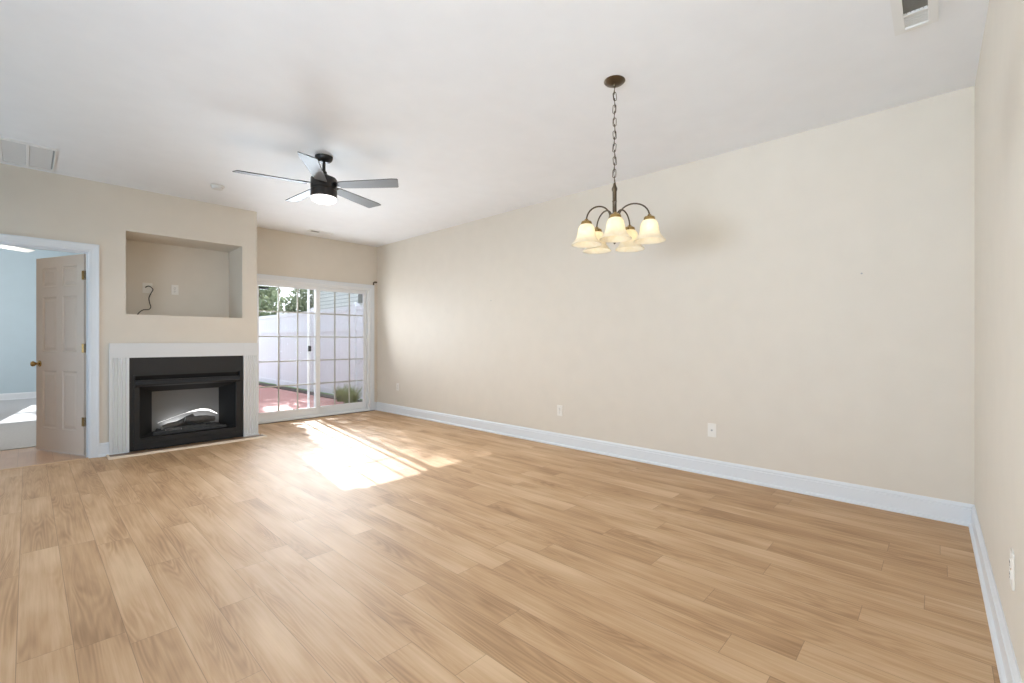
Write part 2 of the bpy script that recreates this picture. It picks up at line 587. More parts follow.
# patio door wall
PX0, PX1 = 2.085, 3.915
mb = holed_slab(MB(), 'y', YD, YD + 0.15, XC, XL, -0.15, ZC, [(PX0, PX1, 0.0, DH)])
struct('wall_patio', mb, M['wall'], 'beige wall above and around the sliding patio door', 'wall')

# bedroom walls
mb = holed_slab(MB(), 'y', 13.30, 13.45, -4.0, 1.85, -0.1, 3.30, [(0.22, 1.25, 0.75, 2.1)])
struct('wall_bedroom_far', mb, M['blue'], 'light blue far wall of the bedroom', 'wall')
mb = MB(); mb.box(1.85, 1.97, 7.05, 13.45, -0.1, 3.30); mb.box(-4.0, 1.85, 7.05, 7.07, ZC, 3.30)
struct('wall_bedroom_side', mb, M['blue'], 'light blue side wall of the bedroom', 'wall')


def window_unit(name, axis, a, u0, u1, z0, z1, label):
    """Simple two-sash window filling an opening; a = plane coordinate."""
    r = thing(name, label, 'window', kind='structure')

    def bx(m, ua, ub, da, db, za, zb):
        if axis == 'y': m.box(ua, ub, a + da, a + db, za, zb, 0.003)
        else: m.box(a + da, a + db, ua, ub, za, zb, 0.003)
    m = MB()
    bx(m, u0, u0 + 0.05, -0.04, 0.04, z0, z1); bx(m, u1 - 0.05, u1, -0.04, 0.04, z0, z1)
    bx(m, u0 + 0.05, u1 - 0.05, -0.04, 0.04, z0, z0 + 0.05); bx(m, u0 + 0.05, u1 - 0.05, -0.04, 0.04, z1 - 0.05, z1)
    zm = (z0 + z1) / 2
    bx(m, u0 + 0.05, u1 - 0.05, -0.03, 0.03, zm - 0.025, zm + 0.025)
    m.build('window_frame', M['vinyl'], r)
    g = MB(); bx(g, u0 + 0.045, u1 - 0.045, -0.004, 0.004, z0 + 0.045, z1 - 0.045)
    g.build('pane', M['glass'], r)
    return r


window_unit('window_1', 'x', -4.08, 0.4, 2.3, 0.6, 2.3, 'white framed window on the kitchen side wall')
window_unit('window_2', 'x', -4.08, 3.25, 5.15, 0.6, 2.3, 'white framed window on the dining side wall')
window_unit('window_3', 'x', -4.08, 9.1, 10.9, 0.8, 2.2, 'white framed window on the bedroom side wall')
window_unit('window_4', 'y', 13.39, 0.22, 1.25, 0.75, 2.1, 'white framed window in the blue bedroom wall')

# ---- baseboards: profile in (depth, height)
BP = [(0, 0), (0.028, 0), (0.028, 0.008), (0.024, 0.017), (0.0165, 0.021), (0.0145, 0.023), (0.0145, 0.104), (0.010, 0.109), (0.0125, 0.116), (0.011, 0.122), (0.006, 0.131), (0.004, 0.136), (0, 0.136)]


def baseboard(name, p, q, inward, label, mat=None, scale=1.0):
    """Profile swept from p to q; inward = unit vector into the room."""
    m = MB()
    iv = Vector(inward)
    lps = [[Vector((*e, 0)) + iv * (d * scale) + Vector((0, 0, h * scale)) for d, h in BP] for e in (p, q)]
    m.loops(lps)
    return struct(name, m, mat or M['trim'], label, 'baseboard')


baseboard('baseboard_long', (XL, YN), (XL, YD), (-1, 0, 0), 'white moulded baseboard along the long beige wall')
baseboard('baseboard_near', (0.2, yn(0.2)), (XL - 0.02, YN), (0, 1, 0), 'white baseboard along the short end wall')
baseboard('baseboard_fireplace', (0.485, YF), (0.565, YF), (0, -1, 0), 'short white baseboard between door casing and fireplace')
baseboard('baseboard_kitchen', (-4.0, YN), (-4.0, YF), (1, 0, 0), 'white baseboard on the kitchen side')
baseboard('baseboard_patio', (3.965, YD), (XL - 0.02, YD), (0, -1, 0), 'tiny white baseboard piece beside the patio door')
baseboard('baseboard_chase', (XC, YF), (XC, YD), (1, 0, 0), 'white baseboard on the side of the chimney chase')
baseboard('baseboard_bedroom', (-4.0, 13.30), (1.85, 13.30), (0, -1, 0), 'white baseboard under the blue bedroom wall')

# ------------------------------------------------------------------ bedroom doorway: casing, jamb, open six-panel door
m = MB()
CW = 0.072


def casing_profile(w):
    return [(0, 0), (w, 0), (w, 0.019), (w - 0.012, 0.019), (w - 0.026, 0.014), (0.02, 0.010), (0.008, 0.010), (0, 0.006)]


# mitred casing: inner edge -> outer edge loops around the opening
ix0, ix1, iz = DX0 - 0.004, DX1 + 0.004, DH + 0.004
lps = []
for (px, pz, sx, sz) in ((ix0, 0.0, -1, 0), (ix0, iz, -1, 1), (ix1, iz, 1, 1), (ix1, 0.0, 1, 0)):
    lps.append([(px + sx * u, YF - d, pz + sz * u) for u, d in casing_profile(CW)])
m.loops(lps)
struct('trim_1', m, M['trim'], 'white moulded casing around the bedroom doorway', 'door casing')
m = MB()
m.box(DX1 - 0.002, DX1 + 0.016, YF - 0.001, YF + 0.125, 0, DH + 0.014)
m.box(DX0 - 0.016, DX0 + 0.002, YF - 0.001, YF + 0.125, 0, DH + 0.014)
m.box(DX0, DX1, YF - 0.001, YF + 0.125, DH - 0.002, DH + 0.014)
m.box(DX1 - 0.014, DX1, YF + 0.04, YF + 0.075, 0, DH - 0.002)      # door stops
m.box(DX0, DX0 + 0.014, YF + 0.04, YF + 0.075, 0, DH - 0.002)
m.box(DX0 + 0.014, DX1 - 0.014, YF + 0.04, YF + 0.075, DH - 0.016, DH - 0.002)
struct('trim_2', m, M['trim'], 'white jamb and stops lining the bedroom doorway', 'door jamb')

DW, DT, DZ = 0.815, 0.035, 2.012
hinge_p = (DX1 + 0.004, YF + 0.125, 0.012)
ang = math.atan2(7.03 - (YF + 0.125), 0.075 - (DX1 + 0.004))
door = thing('door_2', 'tan six-panel bedroom door standing open with brass knob', 'door', hinge_p, ang, kind='structure')
# leaf local: x 0..DW from the hinge, y 0..DT  (room side is +y after the swing)
m = MB()
ST = 0.115
cols = [(ST, DW / 2 - 0.05), (DW / 2 + 0.05, DW - ST)]
rows = [(0.235, 0.835), (1.03, 1.60), (1.705, 1.905)]
holes = [(c[0], c[1], r[0], r[1]) for c in cols for r in rows]
holed_slab(m, 'y', 0, DT, 0, DW, 0, DZ, holes)
for (u0, u1, z0, z1) in holes:
    m.box(u0 - 0.002, u1 + 0.002, 0.010, DT - 0.010, z0 - 0.002, z1 + 0.002)
    for s in (0, 1):        # moulding slope and raised field on both faces
        y_in, y_out = (0.010, 0.0035) if s == 0 else (DT - 0.010, DT - 0.0035)
        a, b = 0.022, 0.045
        m.loops([[(u0 + a, y_in, z0 + a), (u1 - a, y_in, z0 + a), (u1 - a, y_in, z1 - a), (u0 + a, y_in, z1 - a)],
                 [(u0 + b, y_out, z0 + b), (u1 - b, y_out, z0 + b), (u1 - b, y_out, z1 - b), (u0 + b, y_out, z1 - b)]], True, False, True)
        y_f = 0.0 if s == 0 else DT
        m.loops([[(u0, y_f, z0), (u1, y_f, z0), (u1, y_f, z1), (u0, y_f, z1)],
                 [(u0 + 0.012, y_in, z0 + 0.012), (u1 - 0.012, y_in, z0 + 0.012), (u1 - 0.012, y_in, z1 - 0.012), (u0 + 0.012, y_in, z1 - 0.012)]], True, False, False)
m.build('door_leaf', M['door'], door)
m = MB()
for s in (1, -1):
    y0 = DT if s > 0 else 0.0
    rot = Matrix.Translation((DW - 0.062, y0, 0.905)) @ Matrix.Rotation(-s * PI / 2, 4, 'X')
    m.lathe([(0.0, 0), (0.033, 0), (0.033, 0.004), (0.026, 0.010), (0.013, 0.014), (0.011, 0.030), (0.018, 0.036), (0.0265, 0.046), (0.028, 0.056), (0.024, 0.065), (0.012, 0.070), (0.0, 0.071)], 28, rot)
tag(m.build('door_knob', M['brass'], door, 40), 'round brass knob')
for z in (0.335, 1.07, 1.80):
    m = MB()
    m.lathe([(0.0, -0.052), (0.004, -0.05), (0.0072, -0.045), (0.0072, 0.045), (0.004, 0.05), (0.0, 0.052)], 14, Matrix.Translation((-0.005, -0.006, z)))
    m.box(0.0, 0.003, -0.004, DT - 0.002, z - 0.045, z + 0.045)
    m.box(-0.004, 0.034, DT, DT + 0.002, z - 0.045, z + 0.045)
    m.box(-0.012, -0.005, -0.045, -0.002, z - 0.045, z + 0.045)
    tag(m.build('hinge', M['brass'], door, 40), 'brass butt hinge')

# transition strip under the bedroom door
m = MB()
m.prism([(YF - 0.012, 0.0), (YF + 0.03, 0.0), (YF + 0.026, 0.006), (YF + 0.009, 0.008), (YF - 0.008, 0.006)], 'x', DX0 + 0.003, DX1 - 0.003)
struct('trim_3', m, M['oak'], 'low wooden threshold strip under the bedroom doorway', 'threshold')

# ------------------------------------------------------------------ sliding patio door
pd = thing('door_1', 'white sliding patio door with divided panes looking onto the red patio', 'door', (0, 0, 0), kind='structure')
m = MB()                                   # outer casing on the wall, mitred flat boards
cw = 0.055
lps = []
for (px, pz, sx, sz) in ((PX0 - 0.0, 0.0, -1, 0), (PX0, DH, -1, 1), (PX1, DH, 1, 1), (PX1, 0.0, 1, 0)):
    lps.append([(px + sx * u, YD - d, pz + sz * u) for u, d in ((-0.006, 0), (cw, 0), (cw, 0.018), (cw - 0.008, 0.020), (0.004, 0.014), (-0.006, 0.012))])
m.loops(lps)
struct('trim_4', m, M['trim'], 'white casing around the sliding patio door', 'door casing')
m = MB()
FY0, FY1 = YD + 0.005, YD + 0.135
m.box(PX0, PX0 + 0.045, FY0, FY1, 0.0, DH, 0.002); m.box(PX1 - 0.045, PX1, FY0, FY1, 0.0, DH, 0.002)
m.box(PX0 + 0.045, PX1 - 0.045, FY0, FY1, DH - 0.042, DH, 0.002)
m.build('door_frame', M['vinyl'], pd)
m = MB()
m.box(PX0 + 0.045, PX1 - 0.045, YD - 0.035, FY1 + 0.02, 0.0, 0.03, 0.003)
for yy in (YD + 0.012, YD + 0.052, YD + 0.098):
    m.box(PX0 + 0.045, PX1 - 0.045, yy, yy + 0.006, 0.03, 0.045)
tag(m.build('sill', M['vinyl'], pd), 'white stepped threshold track')
m = MB(); m.box(PX0 - 0.05, PX1 + 0.05, YD - 0.045, YD - 0.035, 0.0, 0.010, 0.002)  # dark strip drawn for the gap line under the door frame
tag(m.build('gap_strip', M['slot'], pd), 'dark gap strip at the floor')


def patio_panel(name, x0, x1, y, gx0, gx1, gz0, gz1, z0, z1, label):
    th = 0.036
    m = MB()
    m.box(x0, gx0, y, y + th, z0, z1, 0.003); m.box(gx1, x1, y, y + th, z0, z1, 0.003)
    m.box(gx0 - 0.001, gx1 + 0.001, y, y + th, z0, gz0, 0.003); m.box(gx0 - 0.001, gx1 + 0.001, y, y + th, gz1, z1, 0.003)
    pn = tag(m.build(name, M['vinyl'], pd), label)
    g = MB(); g.box(gx0 - 0.005, gx1 + 0.005, y + th / 2 - 0.003, y + th / 2 + 0.003, gz0 - 0.005, gz1 + 0.005)
    g.build('pane', M['glass'], pn)
    g = MB()
    for k in (1, 2):
        xx = gx0 + (gx1 - gx0) * k / 3
        g.box(xx - 0.009, xx + 0.009, y + th / 2 - 0.007, y + th / 2 + 0.007, gz0, gz1, 0.002)
    for k in range(1, 5):
        zz = gz0 + (gz1 - gz0) * k / 5
        g.box(gx0, gx1, y + th / 2 - 0.0065, y + th / 2 + 0.0065, zz - 0.009, zz + 0.009, 0.002)
    tag(g.build('muntin_grid', M['muntin'], pn), 'pale glazing bars between three columns of panes')
    return pn


GZ0, GZ1 = 0.148, 1.935
pl = patio_panel('sliding_panel', 2.131, 3.072, YD + 0.020, 2.210, 3.010, GZ0, GZ1, 0.046, 1.992, 'sliding panel of the patio door')
patio_panel('fixed_panel', 3.010, 3.868, YD + 0.062, 3.090, 3.818, GZ0, GZ1, 0.046, 1.992, 'fixed panel of the patio door')
# insect screen outside the fixed panel
m = MB()
SX0, SX1, SY = 2.918, 3.866, YD + 0.106
m.box(SX0, SX0 + 0.032, SY, SY + 0.014, 0.05, 1.990, 0.002); m.box(SX1 - 0.032, SX1, SY, SY + 0.014, 0.05, 1.990, 0.002)
m.box(SX0 + 0.032, SX1 - 0.032, SY, SY + 0.014, 0.05, 0.10, 0.002); m.box(SX0 + 0.032, SX1 - 0.032, SY, SY + 0.014, 1.95, 1.990, 0.002)
sc = tag(m.build('screen_frame', M['vinyl'], pd), 'slim white sliding insect screen frame')
m = MB(); m.box(SX0 + 0.030, SX1 - 0.030, SY + 0.006, SY + 0.007, 0.09, 1.96)
tag(m.build('screen_mesh', M['screen'], sc), 'fine grey insect mesh')
m = MB(); m.box(SX0 + 0.006, SX0 + 0.044, SY - 0.026, SY, 1.00, 1.085, 0.004); m.box(SX0 + 0.028, SX0 + 0.040, SY - 0.040, SY - 0.026, 1.01, 1.075, 0.003)
tag(m.build('screen_latch', M['black'], sc), 'small black latch')
m = MB(); m.box(2.208, 2.330, YD - 0.004, YD + 0.021, 1.885, 1.915, 0.004)
tag(m.build('top_catch', M['black'], pl), 'small black catch at the top of the panel')

# small curtain bracket beside the door head
m = MB()
m.box(3.952, 3.976, YD - 0.004, YD, 2.088, 2.142, 0.001)
m.box(3.956, 3.972, YD - 0.065, YD - 0.004, 2.122, 2.138, 0.001)
m.lathe([(0.014, -0.022), (0.014, 0.022)], 14, Matrix.Translation((3.964, YD - 0.068, 2.134)) @ Matrix.Rotation(PI / 2, 4, 'Y'))
tag(m.build('curtain_bracket', M['bronze']), 'small dark curtain bracket at the upper corner of the patio door', 'bracket')

# ------------------------------------------------------------------ fireplace surround
fs = thing('fireplace_surround', 'white fluted fireplace surround below the wall recess', 'fireplace surround', ((0.563 + XC) / 2, YF - 0.002, 0))
FX = (0.563 + XC) / 2
SF0, SF1 = 0.563 - FX, XC + 0.004 - FX
IX0, IX1, IZ = 0.717 - FX, 1.773 - FX, 0.982
SD = 0.034
for a, b in ((SF0, IX0), (IX1, SF1)):
    w = b - a
    m = MB()
    nfl = 6
    pts = [(a, 0.0), (a, -SD)]
    e = 0.016
    fw = (w - 2 * e) / nfl
    for i in range(nfl):
        u = a + e + fw * i
        pts += [(u + fw * 0.12, -SD), (u + fw * 0.28, -SD + 0.006), (u + fw * 0.5, -SD + 0.008), (u + fw * 0.72, -SD + 0.006), (u + fw * 0.88, -SD)]
    pts += [(b, -SD), (b, 0.0)]
    m.prism(pts, 'z', 0.012, IZ)
    m.box(a - 0.0, b + 0.0, -SD - 0.003, 0.0, 0.0, 0.018)
    tag(m.build('pilaster', M['mantel'], fs), 'white pilaster with vertical flutes')
for a, b in ((SF0, IX0), (IX1, SF1)):
    m = MB(); m.box(a, b, -SD - 0.001, 0, IZ, 1.132, 0.0015)
    m.build('corner_block', M['mantel'], fs)
m = MB(); m.box(IX0, IX1, -SD, 0, IZ, 1.132, 0.001)
m.build('header', M['mantel'], fs)

# ------------------------------------------------------------------ electric fireplace insert
fi = thing('fireplace_insert', 'black electric fireplace insert with grey back and fake logs', 'fireplace', (1.245, YF, 0))
IW = 0.526
OX0, OX1, OZ0, OZ1 = -0.445, 0.452, 0.135, 0.672
m = MB()           # face frame: top panel, side flanges, bottom panel
holed_slab(m, 'y', -0.022, 0.02, -IW, IW, 0.012, 0.981, [(OX0 - 0.035, OX1 + 0.035, 0.09, 0.79)])
m.build('face_frame', M['black'], fi)
m = MB()           # inner stepped frame
holed_slab(m, 'y', -0.030, 0.03, OX0 - 0.036, OX1 + 0.036, 0.088, 0.742, [(OX0, OX1, OZ0, OZ1)])
m.box(OX0 - 0.05, OX0 - 0.036, -0.036, 0, 0.06, 0.80, 0.002); m.box(OX1 + 0.036, OX1 + 0.05, -0.036, 0, 0.06, 0.80, 0.002)
m.build('trim_frame', M['black'], fi)
m = MB()           # hood rail below the dark slot
m.prism([(-0.024, 0.742), (-0.062, 0.700), (-0.060, 0.688), (-0.024, 0.672)], 'x', OX0 - 0.034, OX1 + 0.034)
m.build('hood_rail', M['black'], fi)
m = MB(); m.box(OX0 - 0.034, OX1 + 0.034, 0.012, 0.03, 0.742, 0.79)
m.build('vent_slot', M['blackdeep'], fi)
m = MB()           # lower louver panel
m.box(-IW + 0.04, IW - 0.04, -0.030, -0.022, 0.02, 0.085, 0.003)
m.build('lower_panel', M['black'], fi)
# firebox shell, tapering to the back
BX0, BX1, BY, BZ1 = -0.285, 0.365, 0.36, 0.585
m = MB()
o4 = [(OX0, 0.0, OZ0), (OX1, 0.0, OZ0), (OX1, 0.0, OZ1), (OX0, 0.0, OZ1)]
i4 = [(BX0, BY, OZ0), (BX1, BY, OZ0), (BX1, BY, BZ1), (BX0, BY, BZ1)]
m.loops([o4, i4], True, False, False)
m.build('firebox', M['blackdeep'], fi)
m = MB(); m.box(BX0 - 0.01, BX1 + 0.01, BY - 0.004, BY + 0.01, OZ0, BZ1 + 0.01)
tag(m.build('back_panel', M['backdrop'], fi), 'lit grey back panel')
# ember bed
m = MB()
rnd = random.Random(3)
nx, ny = 40, 12
grid = []
for j in range(ny):
    row = []
    for i in range(nx):
        t = i / (nx - 1)
        x = BX0 + 0.01 + (BX1 - BX0 - 0.02) * t
        y = 0.09 + 0.20 * j / (ny - 1)
        z = OZ0 + 0.03 + 0.028 * math.sin(PI * t) + rnd.uniform(-0.011, 0.011)
        if j in (0, ny - 1) or i in (0, nx - 1): z = OZ0 + 0.004
        row.append((x, y, z))
    grid.append(row)
m.loops(grid, False, False, False)
m.box(BX0 - 0.03, BX1 + 0.01, 0.07, 0.10, OZ0, OZ0 + 0.03, 0.003)
m.build('ember_bed', M['ember'], fi, 50)


def log(pts, r, seed):
    g = random.Random(seed)
    P = []
    for a, b in zip(pts, pts[1:]):
        for k in range(5):
            t = k / 5
            P.append(Vector(a).lerp(Vector(b), t) + Vector((0, g.uniform(-0.003, 0.003), g.uniform(-0.003, 0.003))))
    P.append(Vector(pts[-1]))
    R = [r * g.uniform(0.88, 1.1) for _ in P]
    R[0] *= 0.9; R[-1] *= 0.9
    m = MB(); m.tube(P, R, 12)
    for v in m.bm.verts:
        v.co += Vector((g.uniform(-1, 1), g.uniform(-1, 1), g.uniform(-1, 1))) * r * 0.08
    lg = m.build('log', M['log'], fi, 60)
    for p, q in ((P[0], P[1]), (P[-1], P[-2])):
        d = (p - q).normalized()
        e = MB(); e.tube([p - d * 0.004, p + d * 0.002], r * 0.74, 12)
        e.build('log_end', M['logend'], lg, 40)


log([(-0.225, 0.17, 0.190), (-0.06, 0.19, 0.225), (0.08, 0.21, 0.290)], 0.033, 1)
log([(-0.02, 0.13, 0.265), (0.12, 0.15, 0.255), (0.275, 0.19, 0.235)], 0.036, 2)
log([(-0.13, 0.25, 0.185), (0.05, 0.25, 0.205), (0.24, 0.24, 0.185)], 0.034, 3)
log([(-0.20, 0.12, 0.165), (-0.12, 0.115, 0.17), (-0.06, 0.10, 0.165)], 0.022, 4)
# glowing tube standing in for the crescent of light on the back panel
m = MB()
arc, R = [], []
KZ = [(0.0, 0.225), (0.25, 0.275), (0.5, 0.318), (0.7, 0.335), (0.85, 0.322), (1.0, 0.268)]
for k in range(31):
    t = k / 30
    x = BX0 + 0.05 + (BX1 - BX0 - 0.065) * t
    i = max(j for j in range(len(KZ) - 1) if KZ[j][0] <= t)
    (t0, z0), (t1, z1) = KZ[i], KZ[i + 1]
    z = z0 + (z1 - z0) * (t - t0) / (t1 - t0)
    arc.append((x, BY - 0.006, z))
    R.append(0.0008 + (0.0105 * math.sin(PI * min(1, (t - 0.45) / 0.60)) if t > 0.45 else 0.0))
m.tube(arc, R, 8)
tag(m.build('light_crescent', M['glow_crescent'], fi, 60), 'white crescent of light on the back panel, built as a glowing tube')
lamp('ember_light', 'AREA', (1.245 + 0.06, YF + BY - 0.055, 0.19), 0.7, (1, 1, 1), (0, 0.7, 1), shape='RECTANGLE', size=0.46, size_y=0.03)

# hearth strip in front of the fireplace
hz = thing('hearth', 'low dark hearth strip with pale wooden edge in front of the fireplace', 'hearth', (1.25, YF - 0.09, 0))
m = MB(); m.box(-0.695, 0.71, -0.105, 0.048, 0.0, 0.011, 0.002)
m.build('hearth_board', M['hearthdark'], hz)
m = MB()
m.prism([(-0.138, 0.0), (-0.105, 0.0), (-0.105, 0.020), (-0.118, 0.0185), (-0.130, 0.012)], 'x', -0.712, 0.727)
m.box(-0.712, -0.695, -0.105, 0.048, 0, 0.020, 0.003); m.box(0.71, 0.727, -0.105, 0.048, 0, 0.020, 0.003)
tag(m.build('edge_strip', M['edge'], hz), 'pale wooden quarter-round edge')


# ------------------------------------------------------------------ outlets, plates and the cable in the recess
def outlet(label, loc, normal, kind='duplex', gang=1, group=None):
    """Local frame: plate in the x-z plane facing -y."""
    rz = {'-y': 0.0, '-x': -PI / 2, '+y': PI}[normal]
    r = thing('wall_outlet', label, 'outlet', loc, rz, group)
    w = 0.035 if gang == 1 else 0.046
    m = MB(); m.box(-w, w, -0.006, 0.0, -0.0585, 0.0585, 0.0025)
    m.build('cover_plate', M['plate'], r)
    if kind == 'duplex':
        for z in (0.0195, -0.0195):
            q = MB(); q.lathe([(0.0165, 0), (0.0165, 0.002), (0.0155, 0.0028), (0, 0.0028)], 20, Matrix.Translation((0, -0.006, z)) @ Matrix.Rotation(PI / 2, 4, 'X'))
            s = q.build('receptacle', M['plate'], r, 30)
            q = MB()
            for x in (-0.0063, 0.0063): q.box(x - 0.0012, x + 0.0012, -0.0094, -0.0086, z - 0.001, z + 0.008)
            q.lathe([(0.0024, 0), (0.0024, 0.0008)], 10, Matrix.Translation((0, -0.0086, z - 0.008)) @ Matrix.Rotation(PI / 2, 4, 'X'))
            q.build('slot', M['slot'], s)
        q = MB(); q.lathe([(0.003, 0), (0.003, 0.001), (0, 0.0014)], 10, Matrix.Translation((0, -0.006, 0)) @ Matrix.Rotation(PI / 2, 4, 'X'))
        q.build('screw', M['brass'], r)
    elif kind == 'coax':
        q = MB(); q.lathe([(0.008, 0), (0.008, 0.003), (0.0048, 0.003), (0.0048, 0.012), (0, 0.012)], 14, Matrix.Translation((0, -0.006, 0)) @ Matrix.Rotation(PI / 2, 4, 'X'))
        q.build('socket', M['filter'], r, 30)
        for z in (-0.042, 0.042):
            q = MB(); q.lathe([(0.003, 0), (0.003, 0.001), (0, 0.0014)], 10, Matrix.Translation((0, -0.006, z)) @ Matrix.Rotation(PI / 2, 4, 'X'))
            q.build('screw', M['plate'], r)
    elif kind == 'opening':
        q = MB(); q.lathe([(0.021, 0), (0.021, 0.003), (0.017, 0.004), (0.0, 0.004)], 20, Matrix.Translation((0.0, -0.006, 0.006)) @ Matrix.Rotation(PI / 2, 4, 'X'))
        q.build('cable_bushing', M['plate'], r, 30)
    return r


outlet('white duplex outlet low on the long wall, midway between patio door and coaxial plate', (XL, 3.057, 0.388), '-x')
outlet('white coaxial plate with one centre socket low on the long beige wall', (XL, 1.425, 0.388), '-x', 'coax')
outlet('white outlet low on the long wall near the patio door corner', (XL, 6.27, 0.43), '-x')
outlet('white outlet seen edge-on low on the short end wall', (2.22, yn(2.22), 0.400), '+y')
outlet('wide plate with a cable coming out in the recess above the fireplace', (0.945, NYB, 1.765), '-y', 'opening', 2)
outlet('single duplex outlet without a cable in the recess above the fireplace', (1.203, NYB, 1.765), '-y')


def smooth_path(pts, n=8):
    P = [Vector(p) for p in pts]
    out = []
    for i in range(len(P) - 1):
        p0, p1, p2, p3 = P[max(i - 1, 0)], P[i], P[i + 1], P[min(i + 2, len(P) - 1)]
        for k in range(n):
            t = k / n
            out.append(0.5 * ((2 * p1) + (p2 - p0) * t + (2 * p0 - 5 * p1 + 4 * p2 - p3) * t * t + (3 * p1 - p0 - 3 * p2 + p3) * t ** 3))
    out.append(P[-1])
    return out


m = MB()
cy = NYB - 0.03
m.tube(smooth_path([(0.928, NYB - 0.008, 1.771), (0.94, cy - 0.01, 1.782), (0.962, cy - 0.02, 1.780), (0.988, cy - 0.02, 1.748), (0.972, cy - 0.015, 1.705),
                    (0.955, cy, 1.65), (0.960, cy - 0.005, 1.595), (0.968, cy - 0.02, 1.545), (0.945, cy - 0.05, 1.515), (0.890, cy - 0.10, 1.505), (0.845, cy - 0.17, 1.47), (0.82, cy - 0.22, NZ0 + 0.006),
                    (0.80, cy - 0.30, NZ0 + 0.006)]), 0.0048, 8)
tag(m.build('power_cord', M['cable'], None, 60), 'black cord drooping from the wide plate in the recess', 'cable')

# tiny nail hooks left in the long wall
for (y, z, lab) in ((4.15, 1.67, 'tiny nail anchor in the long wall beside the chandelier, on its patio door side'),
                    (0.40, 1.63, 'tiny nail anchor high on the long wall toward the short end wall')):
    m = MB(); m.lathe([(0.006, 0), (0.006, 0.002), (0.003, 0.003), (0, 0.003)], 12, Matrix.Translation((XL, y, z)) @ Matrix.Rotation(-PI / 2, 4, 'Y'))
    tag(m.build('nail_anchor', M['filter'], None, 30), lab, 'wall anchor')

# ------------------------------------------------------------------ ceiling fixtures
# return-air grille by the bedroom door
rg = thing('return_air_grille', 'large white return-air grille on the ceiling above the bedroom doorway', 'vent', (-0.156, 5.655, ZC))
GW, GL = 0.325, 0.345
m = MB(); holed_slab(m, 'y', -0.013, 0.0, -GW, GW, -GL, GL, [(-GW + 0.012, GW - 0.012, -GL + 0.03, GL - 0.03)])
bmesh.ops.transform(m.bm, matrix=Matrix.Rotation(-PI / 2, 4, 'X'), verts=m.bm.verts)
for v in m.bm.verts: v.co.z = -abs(v.co.z)
m.build('grille_frame', M['grille'], rg)
m = MB(); m.box(-GW + 0.012, GW - 0.012, -GL + 0.03, GL - 0.03, -0.002, -0.0005)
m.build('filter', M['filter'], rg)
for k in range(1, 4):
    x = -GW + 0.012 + (2 * GW - 0.024) * k / 4
    m = MB(); m.box(x - 0.010, x + 0.010, -GL + 0.03, GL - 0.03, -0.013, -0.002, 0.001)
    m.build('divider_bar', M['grille'], rg)
for s in range(4):
    x0 = -GW + 0.012 + (2 * GW - 0.024) * s / 4 + 0.011
    x1 = -GW + 0.012 + (2 * GW - 0.024) * (s + 1) / 4 - 0.011
    m = MB()
    nb = 30
    for k in range(nb):
        y = -GL + 0.035 + (2 * GL - 0.07) * (k + 0.5) / nb
        m.loops([[(x0, y - 0.008, -0.003), (x0, y - 0.007, -0.003), (x0, y + 0.003, -0.011), (x0, y + 0.002, -0.011)],
                 [(x1, y - 0.008, -0.003), (x1, y - 0.007, -0.003), (x1, y + 0.003, -0.011), (x1, y + 0.002, -0.011)]])
    m.build('louver', M['louver'], rg)

# supply register near the camera-side wall
sr = thing('ceiling_register', 'white ceiling register with dark open half above the short end wall', 'vent', (2.89, 0.085, ZC))
m = MB()
holed_slab(m, 'y', -0.014, 0.0, -0.178, 0.178, -0.082, 0.082, [(-0.148, 0.020, -0.046, 0.042), (0.032, 0.148, -0.046, 0.042)])
for v in m.bm.verts: v.co = Vector((v.co.x, v.co.z, v.co.y))
m.build('register_frame', M['grille'], sr)
m = MB(); m.box(-0.148, 0.020, -0.052, 0.052, -0.0015, -0.0005)
tag(m.build('duct_opening', M['duct'], sr), 'dark opening of the duct')
m = MB()
for k in range(7):
    y = -0.045 + 0.015 * k
    m.box(-0.146, 0.018, y - 0.001, y + 0.001, -0.009, -0.002)
m.build('fin', M['duct'], sr)
m = MB()
m.box(0.032, 0.148, -0.052, 0.052, -0.0035, -0.0005)
for k in range(6):
    x = 0.044 + 0.0185 * k
    m.box(x - 0.006, x + 0.006, -0.052, 0.052, -0.0055, -0.0035)
m.build('closed_louver', M['louver'], sr)

# small linear register by the patio door
lr = thing('ceiling_register', 'narrow white register on the ceiling in front of the patio door', 'vent', (2.915, 6.55, ZC))
m = MB()
holed_slab(m, 'y', -0.008, 0.0, -0.17, 0.17, -0.062, 0.062, [(-0.14, 0.14, -0.035, 0.035)])
for v in m.bm.verts: v.co = Vector((v.co.x, v.co.z, v.co.y))
m.build('register_frame', M['grille'], lr)
m = MB(); m.box(-0.14, -0.02, -0.035, 0.035, -0.0065, -0.0005)
tag(m.build('duct_opening', M['duct'], lr), 'dark opening of the duct')
m = MB(); m.box(-0.02, 0.14, -0.035, 0.035, -0.003, -0.0005)
for k in range(6):
    m.box(-0.02, 0.14, -0.03 + 0.012 * k - 0.0012, -0.03 + 0.012 * k + 0.0012, -0.0075, -0.003)
m.build('louver', M['grille'], lr)

sm = thing('smoke_detector', 'round white smoke detector on the ceiling in front of the fireplace wall', 'smoke detector', (1.33, 5.376, ZC))
m = MB(); m.lathe([(0.062, 0.0), (0.064, -0.006), (0.060, -0.012), (0.055, -0.014)], 32, cap1=True)
m.build('base_plate', M['louver'], sm, 40)
m = MB(); m.lathe([(0.052, -0.014), (0.052, -0.026), (0.046, -0.034), (0.02, -0.037), (0, -0.037)], 32)
m.build('cover', M['louver'], sm, 40)

